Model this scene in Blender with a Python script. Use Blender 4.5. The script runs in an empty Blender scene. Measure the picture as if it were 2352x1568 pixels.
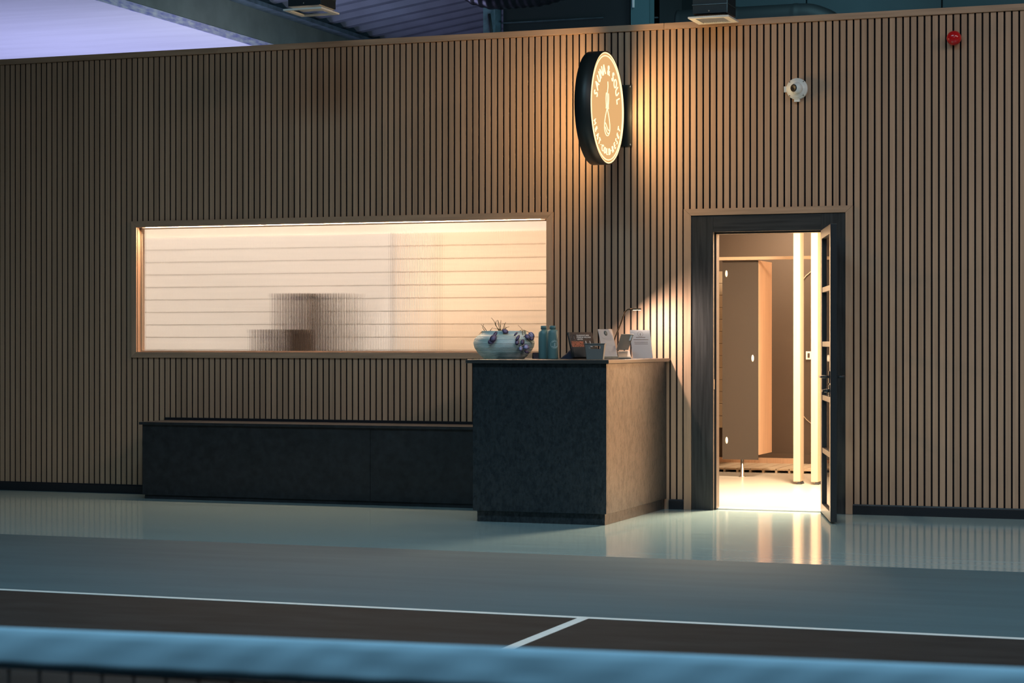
import bpy, bmesh, math, random
from mathutils import Vector, Matrix
random.seed(7)
scene = bpy.context.scene
C = scene.collection
PI = math.pi

# ------------------------------------------------------------------ camera, world, lights, exposure
TH = math.radians(20.1)
cd = bpy.data.cameras.new('camera'); cam = bpy.data.objects.new('camera', cd); C.objects.link(cam)
cam.location = (5.246, -14.335, 1.2)
cam.rotation_euler = (PI/2, 0, TH)
cd.sensor_width = 36.0; cd.lens = 4760/2352*36
cd.clip_end = 200
cd.dof.use_dof = True; cd.dof.focus_distance = 15.0; cd.dof.aperture_fstop = 11
scene.camera = cam

w = bpy.data.worlds.new('world'); scene.world = w; w.use_nodes = True
w.node_tree.nodes['Background'].inputs[0].default_value = (0.3, 0.5, 0.7, 1)
w.node_tree.nodes['Background'].inputs[1].default_value = 0.02

def area(name, loc, target, size, power, color, sy=None, spread=None):
    l = bpy.data.lights.new(name, 'AREA'); l.energy = power; l.color = color
    l.shape = 'RECTANGLE' if sy else 'SQUARE'; l.size = size
    if sy: l.size_y = sy
    if spread: l.spread = math.radians(spread)
    o = bpy.data.objects.new(name, l); C.objects.link(o); o.location = loc
    d = Vector(target) - Vector(loc)
    o.rotation_euler = d.to_track_quat('-Z', 'Y').to_euler()
    return o

# hall: high-bay lamps over the courts, shaded so that they throw most of their light downwards
area('hall_lamp', (1.2, -6.8, 7.0), (1.2, -6.0, 0), 4.0, 200, (0.48, 0.82, 1.0), 1.0, 140)
area('hall_lamp', (8.0, -7.0, 7.0), (7.0, -5.0, 0), 4.0, 185, (0.95, 0.93, 0.95), 1.0, 140)
area('hall_lamp', (4.4, -15.0, 6.0), (4.4, -12.8, 0), 3.0, 150, (0.62, 0.88, 1.0), 1.0, 140)
area('hall_lamp', (8.8, -3.4, 4.9), (2.5, 0, 1.0), 1.2, 55, (1.0, 0.78, 0.64), 0.2)
# daylight-coloured uplight beyond the wall, washing the white soffit
area('soffit_uplight', (-8.0, 6.5, 1.0), (-7.8, 6.5, 4.6), 3.5, 170, (0.52, 0.54, 1.0), 4.0)
area('soffit_uplight', (-4.2, 5.5, 2.6), (-5.8, 6.5, 4.7), 0.8, 30, (0.80, 0.82, 1.0), 0.3)
area('roof_fill', (1.5, 4.5, 6.6), (0.5, 8.5, 4.4), 1.5, 45, (0.40, 0.85, 1.0), 0.5)  # unseen fill added to lift the far teal panels
area('roof_fill', (0.4, 2.6, 3.1), (-3.6, 7.5, 5.2), 1.2, 60, (0.40, 0.80, 1.0), 0.4)  # added fill, hidden by the wall, brightening the underside of the deck
# lounge behind the reeded window: linear light at the head of the cladding
area('window_strip_lamp', (-2.7, 1.02, 2.46), (-2.7, 1.46, 1.75), 3.1, 98, (1.0, 0.91, 0.80), 0.06)
area('window_strip_lamp', (-0.1, 0.80, 2.46), (-0.1, 1.40, 1.50), 1.6, 24, (1.0, 0.86, 0.72), 0.06)
# LED strip under the head of the window reveal, on the hall side of the glass
area('window_head_led', (-1.44, 0.030, 2.092), (-1.44, -0.80, 1.1), 3.30, 62, (1.0, 0.66, 0.42), 0.012)
# changing room downlights
area('changing_room_lamp', (2.12, 1.35, 2.55), (2.0, 1.30, 0), 1.1, 560, (1.0, 0.75, 0.50), 0.5)
area('changing_room_lamp', (1.0, 4.55, 2.5), (0.9, 4.7, 0), 0.8, 60, (1.0, 0.74, 0.50), 0.3)
# the LED head of the gooseneck lamp on the counter
area('desk_lamp_led', (1.058, -0.295, 1.416), (1.058+0.55, -0.295+0.30, 1.416-0.72), 0.05, 9.5, (1.0, 0.78, 0.63), 0.012)

vs = scene.view_settings
scene.display_settings.display_device = 'sRGB'
vs.view_transform = 'Standard'; vs.look = 'None'; vs.gamma = 1.0; vs.use_curve_mapping = False
vs.exposure = 0.0
scene.cycles.max_bounces = 10; scene.cycles.transmission_bounces = 8; scene.cycles.transparent_max_bounces = 12
scene.cycles.sample_clamp_indirect = 4.0
scene.cycles.use_denoising = True

# ------------------------------------------------------------------ materials
def mat(name, col, rough=0.5, metal=0.0, spec=0.5, emit=None, es=0.0, noise=None, rnd=0.0, bump=None, coat=0.0, trans=0.0, ior=1.5, col2=None):
    """noise=(scale xyz, amount): grain; rnd: per-object brightness variation; bump=(scale xyz, strength)"""
    m = bpy.data.materials.new(name); m.use_nodes = True
    nt = m.node_tree; b = nt.nodes['Principled BSDF']; L = nt.links
    b.inputs['Base Color'].default_value = (*col, 1)
    b.inputs['Roughness'].default_value = rough; b.inputs['Metallic'].default_value = metal
    b.inputs['Specular IOR Level'].default_value = spec; b.inputs['IOR'].default_value = ior
    b.inputs['Coat Weight'].default_value = coat; b.inputs['Transmission Weight'].default_value = trans
    if emit: b.inputs['Emission Color'].default_value = (*emit, 1); b.inputs['Emission Strength'].default_value = es
    if noise or rnd or bump:
        geo = nt.nodes.new('ShaderNodeNewGeometry'); oi = nt.nodes.new('ShaderNodeObjectInfo')
        off = nt.nodes.new('ShaderNodeVectorMath'); off.operation = 'SCALE'; off.inputs[0].default_value = (37, 11, 23)
        L.new(oi.outputs['Random'], off.inputs['Scale'])
        add = nt.nodes.new('ShaderNodeVectorMath'); add.operation = 'ADD'
        L.new(geo.outputs['Position'], add.inputs[0])
        if rnd: L.new(off.outputs[0], add.inputs[1])
        def tex(sc, det=4):
            mu = nt.nodes.new('ShaderNodeVectorMath'); mu.operation = 'MULTIPLY'; mu.inputs[1].default_value = sc
            L.new(add.outputs[0], mu.inputs[0])
            t = nt.nodes.new('ShaderNodeTexNoise'); t.inputs['Scale'].default_value = 1; t.inputs['Detail'].default_value = det
            L.new(mu.outputs[0], t.inputs['Vector']); return t
        val = None
        if noise:
            t = tex(noise[0]); mr = nt.nodes.new('ShaderNodeMapRange')
            mr.inputs['From Min'].default_value = 0.3; mr.inputs['From Max'].default_value = 0.7
            mr.inputs['To Min'].default_value = 1-noise[1]; mr.inputs['To Max'].default_value = 1+noise[1]
            L.new(t.outputs['Fac'], mr.inputs['Value']); val = mr.outputs[0]
        if rnd:
            mr2 = nt.nodes.new('ShaderNodeMapRange'); mr2.inputs['To Min'].default_value = 1-rnd; mr2.inputs['To Max'].default_value = 1+rnd
            L.new(oi.outputs['Random'], mr2.inputs['Value'])
            if val is None: val = mr2.outputs[0]
            else:
                mm = nt.nodes.new('ShaderNodeMath'); mm.operation = 'MULTIPLY'
                L.new(val, mm.inputs[0]); L.new(mr2.outputs[0], mm.inputs[1]); val = mm.outputs[0]
        if val is not None:
            if col2:
                mx = nt.nodes.new('ShaderNodeMix'); mx.data_type = 'RGBA'
                mx.inputs['A'].default_value = (*col, 1); mx.inputs['B'].default_value = (*col2, 1)
                mr3 = nt.nodes.new('ShaderNodeMapRange'); mr3.inputs['From Min'].default_value = 1-noise[1]; mr3.inputs['From Max'].default_value = 1+noise[1]
                L.new(val, mr3.inputs['Value']); L.new(mr3.outputs[0], mx.inputs['Factor'])
                L.new(mx.outputs['Result'], b.inputs['Base Color'])
            else:
                sc = nt.nodes.new('ShaderNodeVectorMath'); sc.operation = 'SCALE'; sc.inputs[0].default_value = col
                L.new(val, sc.inputs['Scale']); L.new(sc.outputs[0], b.inputs['Base Color'])
        if bump:
            t = tex(bump[0], 3); bp = nt.nodes.new('ShaderNodeBump'); bp.inputs['Strength'].default_value = bump[1]; bp.inputs['Distance'].default_value = 0.01
            L.new(t.outputs['Fac'], bp.inputs['Height']); L.new(bp.outputs[0], b.inputs['Normal'])
    return m

def glass_mat(name, tint=(1, 1, 1), gloss=0.06):
    m = bpy.data.materials.new(name); m.use_nodes = True; nt = m.node_tree; nt.nodes.clear()
    o = nt.nodes.new('ShaderNodeOutputMaterial'); mx = nt.nodes.new('ShaderNodeMixShader')
    t = nt.nodes.new('ShaderNodeBsdfTransparent'); g = nt.nodes.new('ShaderNodeBsdfGlossy')
    lw = nt.nodes.new('ShaderNodeLayerWeight'); pw = nt.nodes.new('ShaderNodeMath'); pw.operation = 'POWER'; pw.inputs[1].default_value = 4.0
    f = nt.nodes.new('ShaderNodeMath'); f.operation = 'MULTIPLY_ADD'; f.inputs[1].default_value = 0.6; f.inputs[2].default_value = 0.03
    nt.links.new(lw.outputs['Facing'], pw.inputs[0]); nt.links.new(pw.outputs[0], f.inputs[0])
    t.inputs[0].default_value = (*tint, 1); g.inputs['Roughness'].default_value = 0.02
    nt.links.new(f.outputs[0], mx.inputs[0]); nt.links.new(t.outputs[0], mx.inputs[1]); nt.links.new(g.outputs[0], mx.inputs[2])
    nt.links.new(mx.outputs[0], o.inputs[0]); return m

M = {}
M['slat'] = mat('oak_slat', (0.45, 0.285, 0.19), 0.55, noise=((60, 60, 1.6), 0.10), rnd=0.10, spec=0.3)
M['oak'] = mat('oak_board', (0.45, 0.285, 0.19), 0.5, noise=((2.5, 40, 40), 0.16), rnd=0.06, spec=0.3)
M['oakv'] = mat('oak_upright', (0.45, 0.285, 0.19), 0.5, noise=((40, 40, 2.5), 0.14), rnd=0.06, spec=0.3)
M['felt'] = mat('black_felt', (0.010, 0.010, 0.012), 0.95, spec=0.1)
M['black_wood'] = mat('black_stained_wood', (0.036, 0.035, 0.036), 0.34, noise=((60, 60, 3), 0.35), spec=0.45, bump=((90, 90, 4), 0.08))
M['black_wood_h'] = mat('black_stained_head', (0.036, 0.035, 0.036), 0.34, noise=((3, 60, 60), 0.35), spec=0.45)
M['black_paint'] = mat('black_satin_paint', (0.022, 0.024, 0.028), 0.33, spec=0.5)
M['skirting'] = mat('black_gloss_skirting', (0.016, 0.018, 0.024), 0.28, spec=0.5, bump=((6, 60, 60), 0.05))
M['counter'] = mat('black_fibreboard', (0.014, 0.019, 0.024), 0.38, noise=((60, 60, 40), 0.40), spec=0.9, bump=((70, 70, 45), 0.20))
def speckle_gloss(m, sc, lo, hi):
    """patches of duller varnish between the fibres"""
    nt = m.node_tree; g = nt.nodes.new('ShaderNodeNewGeometry'); mu = nt.nodes.new('ShaderNodeVectorMath'); mu.operation = 'MULTIPLY'; mu.inputs[1].default_value = sc
    t = nt.nodes.new('ShaderNodeTexNoise'); t.inputs['Scale'].default_value = 1; t.inputs['Detail'].default_value = 6; t.inputs['Roughness'].default_value = 0.65
    mr = nt.nodes.new('ShaderNodeMapRange'); mr.inputs['From Min'].default_value = 0.40; mr.inputs['From Max'].default_value = 0.56; mr.inputs['To Min'].default_value = lo; mr.inputs['To Max'].default_value = hi
    nt.links.new(g.outputs['Position'], mu.inputs[0]); nt.links.new(mu.outputs[0], t.inputs['Vector']); nt.links.new(t.outputs['Fac'], mr.inputs['Value'])
    nt.links.new(mr.outputs[0], nt.nodes['Principled BSDF'].inputs['Specular IOR Level'])
speckle_gloss(M['counter'], (30, 26, 17), 0.42, 0.88)
M['counter_top'] = mat('black_counter_laminate', (0.035, 0.035, 0.036), 0.30, spec=0.6)
M['bench'] = mat('black_bench_board', (0.020, 0.022, 0.026), 0.45, noise=((20, 20, 20), 0.3), spec=0.4)
M['floor_light'] = mat('pale_epoxy_floor', (0.29, 0.42, 0.45), 0.11, noise=((1.2, 14, 1), 0.10), spec=0.5, bump=((3.0, 30, 1), 0.012))
M['floor_inner'] = mat('cream_epoxy_floor', (0.42, 0.39, 0.34), 0.25, spec=0.3)
M['floor_run'] = mat('blue_grey_court_paint', (0.056, 0.100, 0.120), 0.75, noise=((0.8, 5, 1), 0.10), spec=0.12)
M['floor_court'] = mat('charcoal_court_paint', (0.022, 0.021, 0.021), 0.8, noise=((2.5, 7, 1), 0.25), spec=0.1)
M['line'] = mat('white_court_paint', (0.52, 0.55, 0.55), 0.6, noise=((20, 20, 1), 0.06))
M['net_tape'] = mat('light_blue_net_tape', (0.26, 0.46, 0.62), 0.8, spec=0.2)
M['net_cord'] = mat('black_net_cord', (0.012, 0.013, 0.016), 0.8)
M['metal_dark'] = mat('dark_painted_metal', (0.02, 0.025, 0.03), 0.4)
M['steel'] = mat('brushed_steel', (0.62, 0.6, 0.57), 0.3, metal=1.0)
M['galv'] = mat('galvanised_duct', (0.16, 0.20, 0.22), 0.35, metal=0.8, noise=((9, 9, 9), 0.25))
M['dark_flex'] = mat('dark_foil_duct', (0.05, 0.05, 0.06), 0.3, metal=0.9)
M['black_duct'] = mat('black_duct', (0.012, 0.014, 0.016), 0.6)
M['white_soffit'] = mat('white_soffit_panel', (0.80, 0.80, 0.84), 0.7, noise=((0.7, 5, 1), 0.05))
M['scuffed'] = mat('scuffed_white_edge', (0.88, 0.86, 0.92), 0.7, noise=((9, 7, 30), 0.5), col2=(0.35, 0.34, 0.70))
M['beam'] = mat('grey_green_steel', (0.20, 0.23, 0.20), 0.6, noise=((3, 3, 3), 0.15))
M['beam2'] = mat('blue_grey_steel', (0.11, 0.16, 0.19), 0.6, noise=((9, 9, 9), 0.35))
M['deck'] = mat('grey_roof_deck', (0.13, 0.15, 0.18), 0.55, noise=((3, 1, 3), 0.15))
M['teal_wall'] = mat('dark_teal_cladding', (0.06, 0.10, 0.115), 0.6, noise=((1.5, 1, 1.5), 0.15))
M['teal_col'] = mat('teal_painted_steel', (0.07, 0.14, 0.155), 0.5)
M['hall_dark'] = mat('dark_hall_lining', (0.05, 0.07, 0.08), 0.8)
M['pine'] = mat('pale_pine_cladding', (0.78, 0.58, 0.42), 0.6, noise=((3, 30, 40), 0.08), rnd=0.06, spec=0.2)
M['pine_pale'] = mat('paler_cladding', (0.74, 0.665, 0.61), 0.6, noise=((3, 30, 40), 0.06), rnd=0.04, spec=0.2)  # paler tone for the planks left of the corner batten
M['pine_shade'] = mat('brown_batten', (0.50, 0.40, 0.31), 0.7)
M['pine_post'] = mat('pale_pine_post', (0.38, 0.31, 0.23), 0.6, noise=((50, 50, 3), 0.07), rnd=0.03, spec=0.2)
M['plaster'] = mat('warm_white_plaster', (0.80, 0.72, 0.62), 0.8)
M['taupe'] = mat('taupe_wall_paint', (0.050, 0.034, 0.023), 0.7, noise=((2, 2, 2), 0.06))
M['laminate'] = mat('grey_brown_laminate', (0.034, 0.027, 0.022), 0.5)
M['oak_lam'] = mat('pale_oak_laminate', (0.42, 0.28, 0.19), 0.5, noise=((50, 50, 1.5), 0.12))
M['white_plastic'] = mat('white_plastic', (0.80, 0.79, 0.76), 0.35)
M['red'] = mat('red_gloss_plastic', (0.55, 0.012, 0.015), 0.12, spec=0.6)
M['lens'] = mat('black_lens', (0.006, 0.007, 0.01), 0.25, spec=0.3)
M['sign_rim'] = mat('black_sign_rim', (0.016, 0.019, 0.019), 0.45)
M['neon_ring'] = mat('warm_neon_line', (0.2, 0.15, 0.1), 0.4, emit=(1.0, 0.74, 0.38), es=1.75)
M['neon'] = mat('warm_neon_letter', (0.2, 0.15, 0.1), 0.4, emit=(1.0, 0.82, 0.46), es=1.6)
M['sign_face'] = mat('glowing_wood_face', (0.03, 0.02, 0.01), 1.0, spec=0.0, noise=((30, 30, 3), 0.08), emit=(1.0, 0.56, 0.23), es=0.80)  # emission in the board stands in for neon light falling on it
M['reed'] = mat('reeded_glass', (1, 1, 1), 0.05, trans=1.0, ior=1.45)
M['pane'] = glass_mat('clear_glass')
M['acrylic'] = glass_mat('clear_acrylic', (0.97, 0.98, 1.0))
M['ceramic'] = mat('washed_green_ceramic', (0.27, 0.43, 0.43), 0.6, noise=((7, 7, 20), 0.8), col2=(0.72, 0.78, 0.78))
M['soil'] = mat('dark_soil', (0.03, 0.022, 0.016), 0.9)
M['leaf'] = mat('purple_silver_leaf', (0.20, 0.16, 0.29), 0.5, noise=((300, 300, 300), 0.5), rnd=0.25)
M['leaf_light'] = mat('lilac_leaf', (0.42, 0.42, 0.72), 0.45, noise=((300, 300, 300), 0.4), rnd=0.1)
M['twig'] = mat('dry_olive_twig', (0.12, 0.09, 0.035), 0.7)
M['flask'] = mat('teal_powder_coat', (0.13, 0.245, 0.255), 0.38, spec=0.4)
M['flask_print'] = mat('pale_print', (0.55, 0.68, 0.68), 0.5)
M['navy_cloth'] = mat('navy_cloth', (0.022, 0.022, 0.045), 0.85)
M['basket'] = mat('grey_plastic_basket', (0.15, 0.16, 0.16), 0.45)
M['dark_card'] = mat('dark_printed_card', (0.025, 0.02, 0.024), 0.5)
M['photo'] = mat('printed_photo_of_embers', (0.03, 0.008, 0.006), 0.5, noise=((130, 130, 130), 0.9), col2=(0.62, 0.17, 0.09))
M['print_white'] = mat('white_print', (0.72, 0.72, 0.72), 0.5)
M['print_dim'] = mat('dim_grey_print', (0.22, 0.20, 0.20), 0.5)
M['paper'] = mat('white_paper', (0.40, 0.42, 0.45), 0.6)
def thin_paper():
    m = bpy.data.materials.new('thin_white_paper'); m.use_nodes = True; nt = m.node_tree; nt.nodes.clear()
    o = nt.nodes.new('ShaderNodeOutputMaterial'); mx = nt.nodes.new('ShaderNodeMixShader'); mx.inputs[0].default_value = 0.22
    d = nt.nodes.new('ShaderNodeBsdfDiffuse'); t = nt.nodes.new('ShaderNodeBsdfTranslucent')
    d.inputs[0].default_value = (0.6, 0.6, 0.6, 1); t.inputs[0].default_value = (0.7, 0.68, 0.64, 1)
    nt.links.new(d.outputs[0], mx.inputs[1]); nt.links.new(t.outputs[0], mx.inputs[2]); nt.links.new(mx.outputs[0], o.inputs[0]); return m
M['thin_paper'] = thin_paper()
M['ink'] = mat('dark_green_ink', (0.035, 0.07, 0.075), 0.6)
M['ink_grey'] = mat('grey_ink', (0.40, 0.42, 0.45), 0.6)
M['ink_brown'] = mat('brown_ink', (0.30, 0.20, 0.16), 0.6)
M['tablet'] = mat('bronze_grey_metal', (0.42, 0.33, 0.26), 0.4)
M['brass'] = mat('dark_bronze', (0.16, 0.11, 0.07), 0.35, metal=0.7)
M['led'] = mat('led_strip', (1, 0.9, 0.75), 0.4, emit=(1.0, 0.8, 0.58), es=6.0)
M['led_soft'] = mat('diffused_led_strip', (0.9, 0.8, 0.7), 0.5, emit=(1.0, 0.74, 0.50), es=1.1)
M['brown_box'] = mat('dark_brown_board', (0.055, 0.032, 0.02), 0.6)
M['cream_trim'] = mat('cream_bead', (0.36, 0.27, 0.19), 0.5)

# ------------------------------------------------------------------ mesh helpers
class MB:
    def __init__(s): s.bm = bmesh.new()
    def box(s, x0, x1, y0, y1, z0, z1, mtx=None):
        v = [s.bm.verts.new((x, y, z)) for z in (z0, z1) for y in (y0, y1) for x in (x0, x1)]
        for f in ((0, 2, 3, 1), (4, 5, 7, 6), (0, 1, 5, 4), (2, 6, 7, 3), (0, 4, 6, 2), (1, 3, 7, 5)):
            s.bm.faces.new([v[i] for i in f])
        if mtx: bmesh.ops.transform(s.bm, matrix=mtx, verts=v)
        return s
    def prism(s, pts, ax, a0, a1, mtx=None):
        """extrude a 2D polygon along axis ax (0=x with pts (y,z), 1=y with (x,z), 2=z with (x,y))"""
        def P(p, a): return (a, p[0], p[1]) if ax == 0 else ((p[0], a, p[1]) if ax == 1 else (p[0], p[1], a))
        A = [s.bm.verts.new(P(p, a0)) for p in pts]; B = [s.bm.verts.new(P(p, a1)) for p in pts]; n = len(pts)
        s.bm.faces.new(A); s.bm.faces.new(B[::-1])
        for i in range(n): s.bm.faces.new((A[i], B[i], B[(i+1) % n], A[(i+1) % n]))
        if mtx: bmesh.ops.transform(s.bm, matrix=mtx, verts=A+B)
        return s
    def tube(s, path, r, seg=8, closed=False, caps=True):
        path = [Vector(p) for p in path]; n = len(path); rr = r if isinstance(r, (list, tuple)) else [r]*n
        rings = []; up = None
        for i, p in enumerate(path):
            if closed: t = path[(i+1) % n]-path[i-1]
            else: t = path[min(i+1, n-1)]-path[max(i-1, 0)]
            t.normalize()
            if up is None:
                up = Vector((0, 0, 1)) if abs(t.z) < 0.9 else Vector((1, 0, 0))
            a = t.cross(up); a.normalize(); b = a.cross(t); up = b
            rings.append([s.bm.verts.new(p+(a*math.cos(2*PI*k/seg)+b*math.sin(2*PI*k/seg))*rr[i]) for k in range(seg)])
        for i in range(n if closed else n-1):
            A, B = rings[i], rings[(i+1) % n]
            for k in range(seg): s.bm.faces.new((A[k], A[(k+1) % seg], B[(k+1) % seg], B[k])).smooth = True
        if caps and not closed: s.bm.faces.new(rings[0][::-1]); s.bm.faces.new(rings[-1])
        return s
    def lathe(s, prof, c=(0, 0, 0), seg=32, mtx=None):
        """profile of (r, z) about the local z axis at c"""
        rings = []; vs_ = []
        for r, z in prof:
            if r < 1e-6: ring = [s.bm.verts.new((c[0], c[1], c[2]+z))]
            else: ring = [s.bm.verts.new((c[0]+r*math.cos(2*PI*k/seg), c[1]+r*math.sin(2*PI*k/seg), c[2]+z)) for k in range(seg)]
            rings.append(ring); vs_ += ring
        for A, B in zip(rings, rings[1:]):
            for k in range(seg):
                k2 = (k+1) % seg
                if len(A) == 1 and len(B) == 1: continue
                if len(A) == 1: f = s.bm.faces.new((A[0], B[k], B[k2]))
                elif len(B) == 1: f = s.bm.faces.new((A[k], B[0], A[k2]))
                else: f = s.bm.faces.new((A[k], B[k], B[k2], A[k2]))
                f.smooth = True
        if mtx: bmesh.ops.transform(s.bm, matrix=mtx, verts=vs_)
        return s
    def mesh(s, name, m, origin=(0, 0, 0), bevel=0.0, recalc=True):
        if bevel: bmesh.ops.bevel(s.bm, geom=s.bm.edges[:], offset=bevel, segments=2, affect='EDGES', profile=0.6)
        if recalc: bmesh.ops.recalc_face_normals(s.bm, faces=s.bm.faces[:])
        if any(origin): bmesh.ops.translate(s.bm, vec=-Vector(origin), verts=s.bm.verts[:])
        me = bpy.data.meshes.new(name); s.bm.to_mesh(me); s.bm.free()
        if m: me.materials.append(m)
        return me
    def build(s, name, m, parent=None, origin=(0, 0, 0), bevel=0.0, recalc=True):
        """parts: vertices in the frame of the thing; pass origin to subtract the thing's base"""
        o = bpy.data.objects.new(name, s.mesh(name, m, origin, bevel, recalc)); C.objects.link(o)
        if parent: o.parent = parent
        return o

def tag(o, label=None, cat=None, group=None, kind=None):
    if label: o['label'] = label
    if cat: o['category'] = cat
    if group: o['group'] = group
    if kind: o['kind'] = kind
    return o
def empty(name, loc, label, cat, rz=0.0, group=None, kind=None):
    o = bpy.data.objects.new(name, None); C.objects.link(o); o.location = loc; o.rotation_euler = (0, 0, rz); o.empty_display_size = 0.1
    return tag(o, label, cat, group, kind)
def share(name, me, parent, loc=(0, 0, 0), rot=(0, 0, 0), sc=(1, 1, 1)):
    o = bpy.data.objects.new(name, me); C.objects.link(o); o.parent = parent; o.location = loc; o.rotation_euler = rot; o.scale = sc
    return o
def smooth(p, k=6):
    p = [Vector(q) for q in p]; out = []
    for i in range(len(p)-1):
        a, b, c, d = p[max(i-1, 0)], p[i], p[i+1], p[min(i+2, len(p)-1)]
        for j in range(k):
            t = j/k; out.append(0.5*((2*b)+(c-a)*t+(2*a-5*b+4*c-d)*t*t+(3*b-a-3*c+d)*t**3))
    return out+[p[-1]]
def text_mesh(body, size, m, depth=0.0, bold=0.0, align='CENTER', spacing=1.0):
    cu = bpy.data.curves.new('lettering', 'FONT'); cu.body = body; cu.size = size; cu.extrude = depth; cu.offset = bold
    cu.align_x = align; cu.align_y = 'CENTER' if align == 'CENTER' else 'BOTTOM_BASELINE'; cu.resolution_u = 3; cu.space_character = spacing
    o = bpy.data.objects.new('lettering', cu); C.objects.link(o)
    dg = bpy.context.evaluated_depsgraph_get(); dg.update()
    me = bpy.data.meshes.new_from_object(o.evaluated_get(dg)); bpy.data.objects.remove(o)
    me.materials.clear(); me.materials.append(m); me.name = 'lettering'
    return me

# ------------------------------------------------------------------ the setting: floors
def structure(name, mb, m, label, cat, **k): return tag(mb.build(name, m, **k), label, cat, kind='structure')
structure('floor', MB().box(-14, 14, -3.29, 0.08, -0.1, 0), M['floor_light'], 'glossy pale grey-green floor strip along the slatted wall', 'floor')
structure('floor', MB().box(-14, 14, 0.08, 18, -0.1, 0), M['floor_inner'], 'cream floor of the rooms behind the slatted wall', 'floor')
structure('floor', MB().box(-14, 14, -22, -3.29, -0.1, 0), M['floor_run'], 'matt blue-grey run-off area between court and wall', 'floor')
structure('floor', MB().box(-0.60, 5.50, -19.2, -5.76, 0.0, 0.002), M['floor_court'], 'dark charcoal playing surface of the court', 'floor')
for i, (b, l) in enumerate([((-0.60, 5.50, -5.81, -5.76), 'white baseline of the court parallel to the wall'),
        ((2.428, 2.478, -10.34, -5.81), 'white centre line running from the baseline towards the net'),
        ((-0.60, -0.55, -19.2, -5.81), 'white sideline at the court edge away from the door'),
        ((5.45, 5.50, -19.2, -5.81), 'white sideline at the court edge on the door side'),
        ((-0.55, 5.45, -10.39, -10.34), 'white kitchen line in front of the net')]):
    structure('trim_%d' % (i+1), MB().box(*b, 0.0015, 0.0035), M['line'], l, 'court line')
# hall shell out of view
structure('ceiling', MB().box(-14, 14, -22, 18, 8.0, 8.1), M['hall_dark'], 'dark hall roof lining high above the courts', 'ceiling')
structure('wall_left', MB().box(-14.1, -14, -22, 18, 0, 8), M['hall_dark'], 'dark hall side wall beyond the soffit', 'wall')
structure('wall_right', MB().box(14, 14.1, -22, 18, 0, 8), M['hall_dark'], 'dark hall side wall on the door side', 'wall')
structure('wall_front', MB().box(-14, 14, -22.1, -22, 0, 8), M['hall_dark'], 'dark hall wall behind the net', 'wall')

# ------------------------------------------------------------------ slatted wall
WX0, WX1, WT = -5.6, 4.8, 3.436
WIN = (-3.149, 0.272, 1.118, 2.098); WINO = (-3.196, 0.322, 1.073, 2.147)
DOI = (1.363, 2.473, 2.098); DOO = (1.311, 2.522, 2.145)
wb = MB()
CW = (WIN[0]-0.019, WIN[1]+0.019, WIN[2]-0.019, WIN[3]+0.019)
for b in ((WX0, CW[0], 0, WT), (CW[0], CW[1], 0, CW[2]), (CW[0], CW[1], CW[3], WT), (CW[1], DOI[0], 0, WT), (DOI[0], DOI[1], DOI[2], WT), (DOI[1], WX1, 0, WT)):
    wb.box(b[0], b[1], 0.008, 0.12, b[2], b[3])
wall = structure('wall_back', wb, M['felt'], 'oak slatted partition wall with black backing, window and doorway', 'wall')
P, G, D0 = 0.048909, 0.0132, 0.2277
slat_me = MB().box(-(P-G)/2, (P-G)/2, 0, 0.009, 0, 1).mesh('slat', M['slat'])
def slat(x0, x1, z0, z1):
    if x1-x0 < 0.004 or z1-z0 < 0.01: return
    share('slat', slat_me, wall, ((x0+x1)/2, 0, z0), (0, 0, 0), ((x1-x0)/(P-G), 1, z1-z0))
n = int((WX0-D0)/P)
while True:
    x0 = D0+n*P+G/2; x1 = x0+P-G; n += 1
    if x1 > WX1: break
    if x0 < WX0: continue
    def cut(ax0, ax1, segs):
        """segments outside / inside the opening for a slat that may straddle its edge"""
        if x1 <= ax0 or x0 >= ax1: return False
        for a, b in segs: slat(max(x0, ax0), min(x1, ax1), a, b)
        if x0 < ax0-0.006: slat(x0, ax0-0.002, 0.0, WT)
        if x1 > ax1+0.006: slat(ax1+0.002, x1, 0.0, WT)
        return True
    if cut(WINO[0], WINO[1], ((0.0, WINO[2]-0.001), (WINO[3]+0.001, WT))): continue
    if cut(DOO[0], DOO[1], ((DOO[2]+0.001, WT),)): continue
    slat(x0, x1, 0.0, WT)
for x0, x1 in ((WX0, -2.436), (-2.434, 1.164), (1.166, WX1)):
    MB().box(x0, x1, -0.014, 0.12, WT+0.001, 3.481).build('cap_board', M['oak'], wall, bevel=0.002)

def frame(parent, name, outer, inner, y0, y1, bottom=True, m=M['oak'], mv=M['oakv'], org=(0, 0, 0)):
    ox0, ox1, oz0, oz1 = outer; ix0, ix1, iz0, iz1 = inner; g = 0.0008
    MB().prism([(ox0+g, oz1), (ox1-g, oz1), (ix1-g, iz1), (ix0+g, iz1)], 1, y0, y1).build(name, m, parent, org)
    if bottom: MB().prism([(ox0+g, oz0), (ox1-g, oz0), (ix1-g, iz0), (ix0+g, iz0)], 1, y0, y1).build(name, m, parent, org)
    MB().prism([(ox0, oz0+g), (ox0, oz1-g), (ix0, iz1-g), (ix0, iz0+g)], 1, y0, y1).build(name, mv, parent, org)
    MB().prism([(ox1, oz0+g), (ox1, oz1-g), (ix1, iz1-g), (ix1, iz0+g)], 1, y0, y1).build(name, mv, parent, org)

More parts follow.
